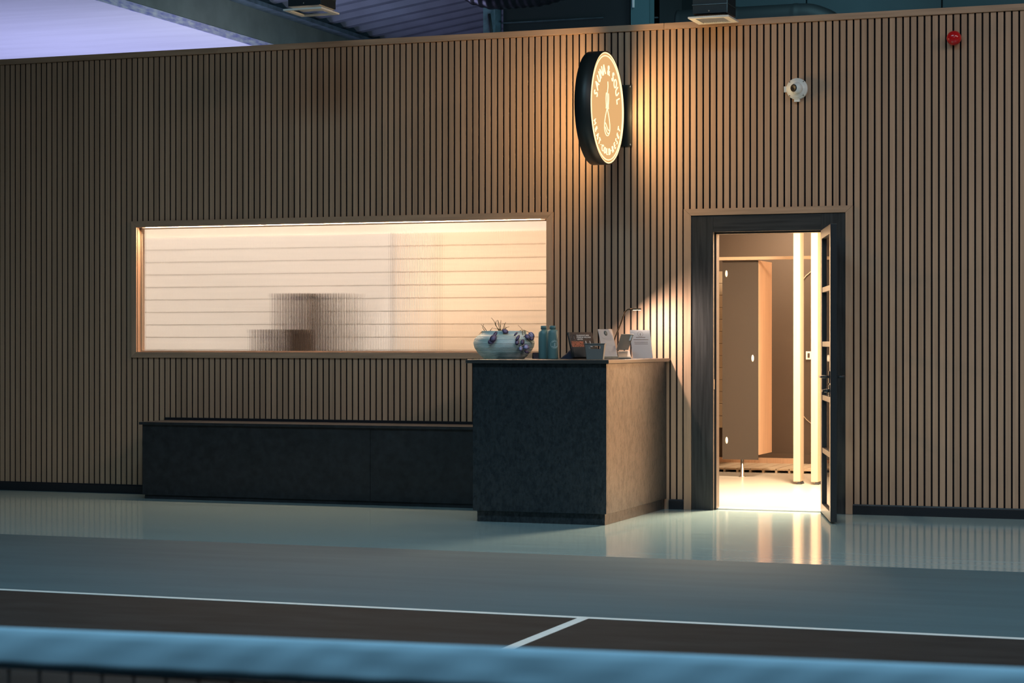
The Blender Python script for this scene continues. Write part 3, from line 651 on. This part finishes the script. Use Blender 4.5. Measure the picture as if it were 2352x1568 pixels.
al = empty('alarm_sounder', (3.221, -0.001, 3.267), 'glossy red domed alarm high on the wall right of the doorway', 'alarm')
MB().lathe([(0, 0), (0.040, 0), (0.042, 0.004), (0.042, 0.026), (0, 0.026)], seg=32, mtx=RY).build('base', M['red'], al)
MB().lathe([(0.043, 0.026), (0.0495, 0.030), (0.0495, 0.040), (0.047, 0.054), (0.040, 0.067), (0.028, 0.077), (0.014, 0.082), (0, 0.083)], seg=36, mtx=RY).build('dome', M['red'], al)

# ------------------------------------------------------------------ things on the counter
CT = 1.0802
pt = empty('planter_bowl', (0.215, -0.75, CT), 'squat ribbed grey-green ceramic bowl planter with purple trailing leaves', 'planter')
ctrl = [(0.140, 0.0), (0.158, 0.014), (0.187, 0.045), (0.208, 0.080), (0.215, 0.108), (0.206, 0.138), (0.188, 0.158), (0.165, 0.169), (0.157, 0.174)]
prof = [(0, 0.0), (0.138, 0.0)]
for i in range(len(ctrl)-1):
    (ra, za), (rb, zb) = ctrl[i], ctrl[i+1]
    for j in range(28):
        f = j/28; r = ra+(rb-ra)*f; z = za+(zb-za)*f
        prof.append((r+0.0013*math.sin(2*PI*z/0.0095), z))
prof += [(0.157, 0.174), (0.155, 0.186), (0.158, 0.193), (0.152, 0.194), (0.148, 0.180), (0.146, 0.150), (0, 0.150)]
MB().lathe(prof, seg=64).build('bowl', M['ceramic'], pt)
MB().lathe([(0, 0.151), (0.145, 0.151), (0.13, 0.170), (0.07, 0.178), (0, 0.182)], seg=32).build('soil', M['soil'], pt)
vr, vf = Vector((math.cos(TH), math.sin(TH), 0)), Vector((-math.sin(TH), math.cos(TH), 0))
def bowl_pt(u, z, out=0.012):
    """u metres right of the bowl axis on its near side, at height z"""
    R_ = 0.157 if z > 0.172 else 0.215*math.sqrt(max(0.15, 1-((z-0.108)/0.15)**2))
    d = math.sqrt(max(0.0, (R_+out)**2-u*u)); return vr*u-vf*d+Vector((0, 0, z))
def leaf_mesh(name, m, a, b):
    mb = MB(); cvt = mb.bm.verts.new((0, 0, 0.05*a)); ring = [mb.bm.verts.new((a*math.cos(2*PI*i/14), b*math.sin(2*PI*i/14), 0)) for i in range(14)]
    bk_ = mb.bm.verts.new((0, 0, 0.01*a))
    for i in range(14):
        mb.bm.faces.new((cvt, ring[i], ring[(i+1) % 14])).smooth = True; mb.bm.faces.new((bk_, ring[(i+1) % 14], ring[i])).smooth = True
    return mb.mesh(name, m)
for px, py, a, b, ang, kind in ((1129.5, 784, 8.0, 6.6, 20, 0), (1134, 777, 9.5, 7.5, 60, 0), (1138, 768, 8, 4.0, 60, 0), (1161, 761, 7.5, 5.5, -25, 0), (1188, 786, 6.5, 5.0, 70, 0), (1189, 776, 8.5, 3.6, 55, 0),
        (1185, 767, 6.5, 2.4, 45, 0), (1200, 785, 7.0, 4.6, 70, 0), (1208, 796, 7.6, 7.0, 0, 1), (1196, 800, 6.5, 5.0, 80, 1), (1209, 807, 6.0, 3.8, -20, 0), (1220, 770, 8.5, 7.5, -60, 1), (1212, 774, 8.0, 6.0, -40, 0), (1221, 778, 6, 4.0, 20, 0)):
    u, z = (px-1158)/326.0, 0.0+(823-py)/326.0
    l = share('leaf', leaf_mesh('leaf', M['leaf_light'] if kind else M['leaf'], a/326.0, b/326.0), pt, bowl_pt(u, z, 0.016+0.006*random.random()))
    nrm = (-vf*1.0+vr*(u*2.2)+Vector((0, 0, 0.25+0.2*random.random()))).normalized()
    q = nrm.to_track_quat('Z', 'Y') ; l.rotation_euler = (q.to_matrix().to_4x4() @ Matrix.Rotation(math.radians(ang), 4, 'Z')).to_euler()
def twig(pts, r=0.0028):
    P3 = [vr*((x-1158)/326.0)+vf*dpt+Vector((0, 0, (823-y)/326.0)) for x, y, dpt in pts]
    MB().tube(P3, [r*(1-0.6*i/(len(P3)-1)) for i in range(len(P3))], 5).build('twig', M['twig'], pt)
for p_ in ([(1122, 765, 0), (1113, 752, 0), (1105, 745, 0)], [(1118, 766, 0.02), (1109, 752, 0.02), (1112, 744, 0.02)], [(1110, 760, -.02), (1104, 765, -.03), (1101, 769, -.05)], [(1124, 762, .03), (1132, 752, .03)],
        [(1150, 766, 0), (1141, 750, 0), (1135, 737, 0), (1129, 730, 0)], [(1150, 766, 0), (1146, 748, 0), (1143, 735, 0)], [(1141, 750, 0), (1137, 744, 0)], [(1138, 744, 0), (1141, 736, 0)], [(1150, 764, .02), (1150, 748, .02), (1151, 735, .02)],
        [(1152, 764, 0), (1150, 752, 0), (1144, 735, 0)], [(1152, 764, 0), (1158, 748, 0), (1162, 740, 0)], [(1152, 764, -.02), (1146, 756, -.02), (1133, 754, -.04)], [(1153, 764, 0), (1164, 752, 0), (1170, 750, 0)], [(1153, 764, .02), (1160, 750, .02), (1158, 742, .02)],
        [(1184, 764, -.06), (1200, 757, -.08), (1190, 747, -.08)], [(1190, 766, -.08), (1203, 758, -.1), (1216, 764, -.12), (1220, 770, -.13)], [(1200, 760, -.1), (1201, 776, -.13), (1203, 790, -.15)], [(1205, 760, -.1), (1206, 770, -.13), (1196, 780, -.15)], [(1212, 776, -.16), (1218, 784, -.17), (1221, 791, -.18)]):
    twig(p_)

for i in range(16):
    a_ = random.uniform(-0.9, 1.1); h_ = random.uniform(6, 15); x_ = 1152+random.uniform(-6, 6); d_ = random.uniform(-.05, .05)
    twig([(x_, 766, d_), (x_+a_*h_*0.5, 766-h_*0.7, d_), (x_+a_*h_*1.2, 766-h_*(1.1-0.3*abs(a_)), d_)], 0.0034)
def flask(loc, label, k, emblem):
    t = empty('flask', loc, label, 'flask', group='teal flasks on the counter')
    MB().lathe([(0, 0), (0.0345*k, 0), (0.0365*k, 0.003), (0.0365*k, 0.170*k), (0.0350*k, 0.182*k), (0.030*k, 0.193*k), (0.022*k, 0.2), (0.0195*k, 0.202), (0.0195*k, 0.205), (0, 0.205)], seg=40).build('body', M['flask'], t)
    MB().lathe([(0, 0.205), (0.0215*k, 0.205), (0.0215*k, 0.227), (0.020*k, 0.229), (0, 0.229)], seg=32).build('cap', M['flask'], t)
    if emblem:
        phi0 = -PI/2+TH+math.radians(21); R_ = 0.0368*k
        F_ = lambda a, b: (R_*math.cos(phi0+a/R_), R_*math.sin(phi0+a/R_), 0.100+b)
        mb = MB()
        for r, a0, a1 in ((0.0285, 0, 360), (0.0215, 35, 145), (0.0215, 215, 325)):
            n_ = 40; mb.tube([F_(r*math.cos(math.radians(a0+(a1-a0)*i/n_)), r*math.sin(math.radians(a0+(a1-a0)*i/n_))) for i in range(n_+1)], 0.0010 if r > .025 else 0.0022, 5)
        drop_emblem(mb, 0.075, F_, 0.0009).build('printed_emblem', M['flask_print'], t)
flask((0.509, -0.75, CT), 'plain teal flask standing next to the ceramic bowl', 1.0, False)
flask((0.592, -0.80, CT), 'teal flask with pale ring emblem, beside the navy cloth', 1.04, True)

cl = MB()
nx, ny_ = 10, 8; gr = []
for i in range(nx+1):
    row = []
    for j in range(ny_+1):
        u, v = i/nx, j/ny_
        h = 0.060*max(0.0, 1-abs(u-0.62)/0.62)**0.75*(0.45+0.55*math.sin(PI*v)**0.6)+0.004*math.sin(9*u+5*v)*math.sin(PI*u)
        if i in (0, nx) or j in (0, ny_): h = 0.002
        row.append(cl.bm.verts.new((-0.045+0.088*u, -0.04+0.08*v, max(h, 0.002))))
    gr.append(row)
for i in range(nx):
    for j in range(ny_): cl.bm.faces.new((gr[i][j], gr[i+1][j], gr[i+1][j+1], gr[i][j+1])).smooth = True
edge = [gr[i][0] for i in range(nx+1)]+[gr[nx][j] for j in range(1, ny_+1)]+[gr[i][ny_] for i in range(nx-1, -1, -1)]+[gr[0][j] for j in range(ny_-1, 0, -1)]
low = [cl.bm.verts.new((v.co.x, v.co.y, 0)) for v in edge]
for i in range(len(edge)): cl.bm.faces.new((edge[i], low[i], low[(i+1) % len(edge)], edge[(i+1) % len(edge)]))
cl.bm.faces.new(low)
c_ = cl.build('cloth', M['navy_cloth']); c_.location = (0.680, -0.72, CT); tag(c_, 'crumpled navy cloth standing in a peak between flask and brochures', 'cloth')
ch = empty('card_holder', (0.445, -0.70, CT), 'small dark card holder with white card between bowl and flask', 'holder', rz=math.radians(30))
MB().prism([(-0.03, 0), (0.028, 0), (0.022, 0.035), (0.004, 0.042)], 0, -0.032, 0.018).build('holder', M['navy_cloth'], ch)
MB().box(0.019, 0.048, -0.02, 0.0, 0, 0.030, Matrix.Rotation(math.radians(-12), 4, 'Y')).build('card', M['paper'], ch)

def tilted(h, lean): return Matrix.Rotation(-lean, 4, 'X')
def flat_text(parent, body, size, x, z, y, m, lean_m, align='LEFT', bold=0.0, name='lettering', sx=1.0):
    me = text_mesh(body, size, m, 0.0, bold, align)
    B = Matrix(((sx, 0, 0, x), (0, 0, -1, y), (0, 1, 0, z), (0, 0, 0, 1)))
    me.transform(lean_m @ B); ob = bpy.data.objects.new(name, me); C.objects.link(ob); ob.parent = parent; return ob
def small_emblem(parent, x, z, y, r, lm, m, solid=None):
    mb = MB(); F_ = lambda a, b: lm @ Vector((x+a, y-0.0006, z+b))
    if solid:
        MB().lathe([(0, 0), (r, 0), (r, 0.0005), (0, 0.0005)], seg=28, mtx=lm @ Matrix.Translation((x, y, z)) @ RY).build('emblem_disc', solid, parent)
    else: mb.tube([F_(r*math.cos(2*PI*i/28), r*math.sin(2*PI*i/28)) for i in range(28)], 0.0008, 4, closed=True)
    drop_emblem(mb, r*2.6, F_, 0.0008).build('emblem', m, parent)

# brochures in a leaning stand
bs = empty('brochure_stand', (0.828, -0.80, CT+0.005), 'leaning stand of dark brochures with white heading behind the grey basket', 'brochures', rz=math.radians(55))
lm = tilted(0, math.radians(18)); Wb = 0.205
MB().box(-Wb/2, Wb/2, 0.0, 0.006, 0.004, 0.186, lm).build('brochure', M['dark_card'], bs)
MB().box(-Wb/2-0.003, Wb/2+0.003, -0.022, -0.019, 0.0, 0.075, lm).box(-Wb/2-0.003, Wb/2+0.003, -0.022, 0.012, 0.0, 0.003, lm).box(-Wb/2-0.003, Wb/2+0.003, 0.0075, 0.010, 0.0, 0.19, lm).build('stand', M['metal_dark'], bs)
MB().box(-Wb/2-0.003, -Wb/2-0.0005, -0.019, 0.0075, 0.0, 0.19, lm).build('side', M['acrylic'], bs)
MB().box(-0.092, 0.010, -0.0008, 0.0, 0.062, 0.122, lm).build('printed_photo', M['photo'], bs)
MB().box(0.030, 0.036, -0.0008, 0.0, 0.075, 0.125, lm).box(0.066, 0.072, -0.0008, 0.0, 0.08, 0.125, lm).box(0.072, 0.084, -0.0008, 0.0, 0.08, 0.086, lm).build('printed_figure', M['print_white'], bs)
small_emblem(bs, -0.064, 0.150, -0.001, 0.021, lm, M['print_dim'])
for i, s_ in enumerate(("GLASGOW'S NEW", 'PREMIUM WELLNESS', 'CENTRE')):
    flat_text(bs, s_, 0.0132, -0.038, 0.160-i*0.0138, -0.001, M['print_white'], lm, bold=0.0004)

# grey basket
gb = empty('basket', (0.965, -1.0, CT), 'tapered grey plastic basket with slot handle at the counter front', 'basket', rz=math.radians(14))
def taper(x0, x1, y0, y1, z0, z1, g):
    mb = MB(); q = [(x0, y0, z0), (x1, y0, z0), (x1, y1, z0), (x0, y1, z0), (x0-g, y0-g, z1), (x1+g, y0-g, z1), (x1+g, y1+g, z1), (x0-g, y1+g, z1)]
    return mb, q
th = 0.003; w0, w1, d0, d1, hh = 0.055, 0.067, 0.070, 0.082, 0.105
def wall_panel(hole):
    """front or back wall in local x,z with a slot"""
    mb = MB(); xs = [-1, -0.62, 0.62, 1]; zs = [0, 0.66, 0.86, 1]
    for i in range(3):
        for j in range(3):
            if hole and i == 1 and j == 1: continue
            def X_(f, zf): return f*(w0+(w1-w0)*zf)
            pts = [(X_(xs[i], zs[j]), zs[j]), (X_(xs[i+1], zs[j]), zs[j]), (X_(xs[i+1], zs[j+1]), zs[j+1]), (X_(xs[i], zs[j+1]), zs[j+1])]
            A = [mb.bm.verts.new((p[0], -(d0+(d1-d0)*p[1]), p[1]*hh)) for p in pts]; B = [mb.bm.verts.new((p[0], -(d0+(d1-d0)*p[1])+th, p[1]*hh)) for p in pts]
            mb.bm.faces.new(A); mb.bm.faces.new(B[::-1])
            for k_ in range(4): mb.bm.faces.new((A[k_], B[k_], B[(k_+1) % 4], A[(k_+1) % 4]))
    if hole:   # rounded ends of the slot
        for s_ in (-1, 1):
            zc = 0.76*hh; y_ = -(d0+(d1-d0)*0.76); r_ = 0.10*hh; xe = s_*0.62*(w0+(w1-w0)*0.76)
            for sg_ in (-1, 1):
                pts = [(xe, zc+sg_*r_)]+[(xe-s_*r_+s_*r_*math.cos(a), zc+sg_*r_*math.sin(a)) for a in [PI/2*i/6 for i in range(7)]]
                mb.prism([(p[0], p[1]) for p in pts], 1, y_, y_+th)
    return mb
wall_panel(True).build('front', M['basket'], gb)
bkp = wall_panel(True).build('back', M['basket'], gb); bkp.rotation_euler = (0, 0, PI)
for s_ in (-1, 1):
    MB().prism([(-d0, 0), (d0, 0), (d1, hh), (-d1, hh)], 0, 0, th, Matrix.Translation((s_*w0-(th if s_ > 0 else 0), 0, 0)) @ Matrix.Shear('YZ', 4, (0, 0)) @ Matrix(((1, 0, s_*(w1-w0)/hh, 0), (0, 1, 0, 0), (0, 0, 1, 0), (0, 0, 0, 1)))).build('side', M['basket'], gb)
MB().box(-w0, w0, -d0, d0, 0, th).build('bottom', M['basket'], gb)
rm = MB()
for b in ((-w1-0.003, w1+0.003, -d1-0.003, -d1+0.004), (-w1-0.003, w1+0.003, d1-0.004, d1+0.003), (-w1-0.003, -w1+0.003, -d1, d1), (w1-0.003, w1+0.003, -d1, d1)): rm.box(*b, hh-0.003, hh+0.002)
rm.build('rim', M['basket'], gb)

def paper_stand(loc, rz, lean, label, brown):
    t = empty('sign_holder', loc, label, 'sign', rz=math.radians(rz), group='printed cards in clear holders'); lm = tilted(0, math.radians(lean)); Wp, Hp = 0.148, 0.212
    if brown:
        q = MB(); q.bm.faces.new([q.bm.verts.new(lm @ Vector(c)) for c in ((-Wp/2, 0.0006, 0.004), (Wp/2, 0.0006, 0.004), (Wp/2, 0.0006, Hp), (-Wp/2, 0.0006, Hp))])
        q.build('sheet', M['thin_paper'], t, recalc=False)
    else: MB().box(-Wp/2, Wp/2, 0.0, 0.0012, 0.004, Hp, lm).build('sheet', M['paper'], t)
    MB().box(-Wp/2-0.002, Wp/2+0.002, -0.0035, -0.0015, 0.002, Hp+0.002, lm).box(-Wp/2-0.002, Wp/2+0.002, 0.002, 0.004, 0.002, Hp+0.002, lm).build('acrylic', M['acrylic'], t)
    MB().box(-Wp/2-0.002, Wp/2+0.002, -0.004, 0.075, 0.0, 0.002).build('foot', M['acrylic'], t)
    ink = M['ink_brown'] if brown else M['ink_grey']
    if brown: small_emblem(t, 0.0, Hp-0.030, -0.0005, 0.019, lm, M['ink_brown'])
    else: small_emblem(t, 0.0, Hp-0.028, -0.0002, 0.018, lm, M['ink_grey'], M['ink'])
    rows = ((0.155, 0.035, 0.004), (0.138, 0.055, 0.004), (0.120, 0.05, 0.003), (0.108, 0.05, 0.003)) if brown else ((0.130, 0.05, 0.0012), (0.112, 0.03, 0.003), (0.098, 0.04, 0.003), (0.07, 0.045, 0.002), (0.055, 0.05, 0.002), (0.046, 0.05, 0.002), (0.037, 0.05, 0.002), (0.028, 0.05, 0.002))
    for z, hw, th_ in rows: MB().box(-hw, hw, -0.0006, 0.0, z, z+th_, lm).build('text_line', ink, t)
    if not brown:
        flat_text(t, 'WELCOME', 0.017, 0, 0.145, -0.0007, M['ink_grey'], lm, 'CENTER')
        MB().box(-Wp/2, Wp/2, -0.0008, 0.0, 0.004, 0.018, lm).build('printed_band', M['ink'], t)
    return t
paper_stand((0.998, -0.745, CT), 67, 16, 'white welcome card with dark round emblem, left of the gooseneck lamp', False)
paper_stand((1.128, -0.42, CT), 35, 19, 'white card with brown ring emblem under the gooseneck lamp', True)

# folding tablet stand
tb = empty('tablet_stand', (1.02, -0.58, CT), 'bronze-grey tablet tilted on a folding case between the white cards', 'tablet'); o = (1.02, -0.58, CT)
def hexa(p, name, m, parent, org):
    mb = MB(); v = [mb.bm.verts.new(q) for q in p]
    for f in ((0, 1, 2, 3), (4, 7, 6, 5), (0, 4, 5, 1), (1, 5, 6, 2), (2, 6, 7, 3), (3, 7, 4, 0)): mb.bm.faces.new([v[i] for i in f])
    return mb.build(name, m, parent, org)
hexa([(0.978, -0.52, CT), (1.064, -0.52, CT), (1.113, -0.66, CT), (1.026, -0.66, CT), (0.974, -0.52, 1.134), (1.060, -0.52, 1.137), (1.113, -0.66, 1.096), (1.026, -0.66, 1.093)], 'case', M['tablet'], tb, o)
hexa([(1.020, -0.672, CT+0.004), (1.116, -0.672, CT+0.004), (1.116, -0.660, CT+0.004), (1.022, -0.660, CT+0.004), (1.020, -0.672, 1.090), (1.116, -0.672, 1.092), (1.116, -0.660, 1.094), (1.022, -0.660, 1.092)], 'flap', M['tablet'], tb, o)
tp = hexa([(0.970, -0.535, 1.140), (1.056, -0.535, 1.141), (1.052, -0.525, 1.143), (0.966, -0.525, 1.143), (1.021, -0.585, 1.250), (1.110, -0.585, 1.249), (1.106, -0.575, 1.252), (1.017, -0.575, 1.252)], 'screen', M['tablet'], tb, o)
hexa([(1.074, -0.578, 1.206), (1.086, -0.578, 1.206), (1.084, -0.571, 1.208), (1.072, -0.571, 1.208), (1.090, -0.588, 1.242), (1.103, -0.588, 1.242), (1.101, -0.581, 1.243), (1.088, -0.581, 1.243)], 'camera_plate', M['white_plastic'], tp, o)

# gooseneck lamp
gl = empty('gooseneck_lamp', (0.87, -0.30, CT), 'thin dark gooseneck desk lamp bent over the white cards', 'lamp')
MB().lathe([(0, 0), (0.055, 0), (0.055, 0.010), (0.05, 0.014), (0.008, 0.016), (0, 0.016)], seg=32).build('base', M['brass'], gl)
ctl = [(0, 0, 0.012), (0.006, 0, 0.08), (0.015, 0, 0.139), (0.057, 0, 0.240), (0.078, 0, 0.300), (0.090, 0, 0.326), (0.107, 0, 0.343), (0.127, 0, 0.348)]
MB().tube(smooth(ctl), 0.0052, 10).build('stem', M['brass'], gl)
MB().tube([(0.127, 0, 0.348), (0.209, 0, 0.348)], 0.0062, 12).build('head', M['brass'], gl)
MB().box(0.150, 0.204, -0.003, 0.003, 0.3405, 0.3415).build('led_strip', M['led'], gl)

# ------------------------------------------------------------------ court net in the foreground
NY = -12.47
nt_ = empty('court_net', (2.45, NY, 0), 'court net with wrinkled light blue headband across the foreground', 'net'); o = (2.45, NY, 0)
def top_z(x): return 0.864+0.052*abs((x-2.45)/3.3)**0.75+0.006
mb = MB(); n_ = 660; rows = []
for i in range(n_+1):
    x = -0.85+6.6*i/n_; zt = top_z(x)
    def wr(zr): return 0.0034*max(0.0, math.sin(24*x+zr*120+2.2*math.sin(7*x)))**2*(0.3+0.7*math.sin(4.3*x+1)**2)+0.0013*math.sin(83*x-zr*170+1.5*math.sin(13*x))
    ring = []
    for yy, zr in ((-0.0035, -0.043), (-0.0045, -0.032), (-0.005, -0.021), (-0.0048, -0.010), (-0.0035, -0.003), (0.0, 0.0), (0.0035, -0.003), (0.0048, -0.010), (0.005, -0.021), (0.0045, -0.032), (0.0035, -0.043)):
        wv = wr(zr)*max(0.0, math.sin(PI*min(1.0, -zr/0.043)))**0.7; ring.append(mb.bm.verts.new((x, NY+yy+(wv if yy <= 0 else wv), zt+zr)))
    rows.append(ring)
for A, B in zip(rows, rows[1:]):
    for k in range(len(A)-1): mb.bm.faces.new((A[k], B[k], B[k+1], A[k+1])).smooth = True
    mb.bm.faces.new((A[-1], B[-1], B[0], A[0]))
mb.bm.faces.new(rows[0]); mb.bm.faces.new(rows[-1][::-1])
mb.build('headband', M['net_tape'], nt_, o)
mb = MB(); sp = 0.0375
for i in range(int(6.5/sp)):
    x = -0.80+i*sp; mb.box(x-0.0012, x+0.0012, NY-0.0012, NY+0.0012, 0.06, top_z(x)-0.044)
for j in range(22):
    zc = 0.07+j*sp
    for a, b in ((-0.82, 2.45), (2.45, 5.72)): mb.box(a, b, NY-0.0012, NY+0.0012, zc-0.0012, zc+0.0012)
tag(mb.build('mesh', M['net_cord'], nt_, o), kind='stuff')
for x in (-0.88, 5.78):
    MB().lathe([(0, 0), (0.12, 0), (0.12, 0.02), (0.025, 0.03), (0.025, 0.93), (0, 0.935)], c=(x-o[0], 0, 0), seg=20).build('post', M['metal_dark'], nt_)
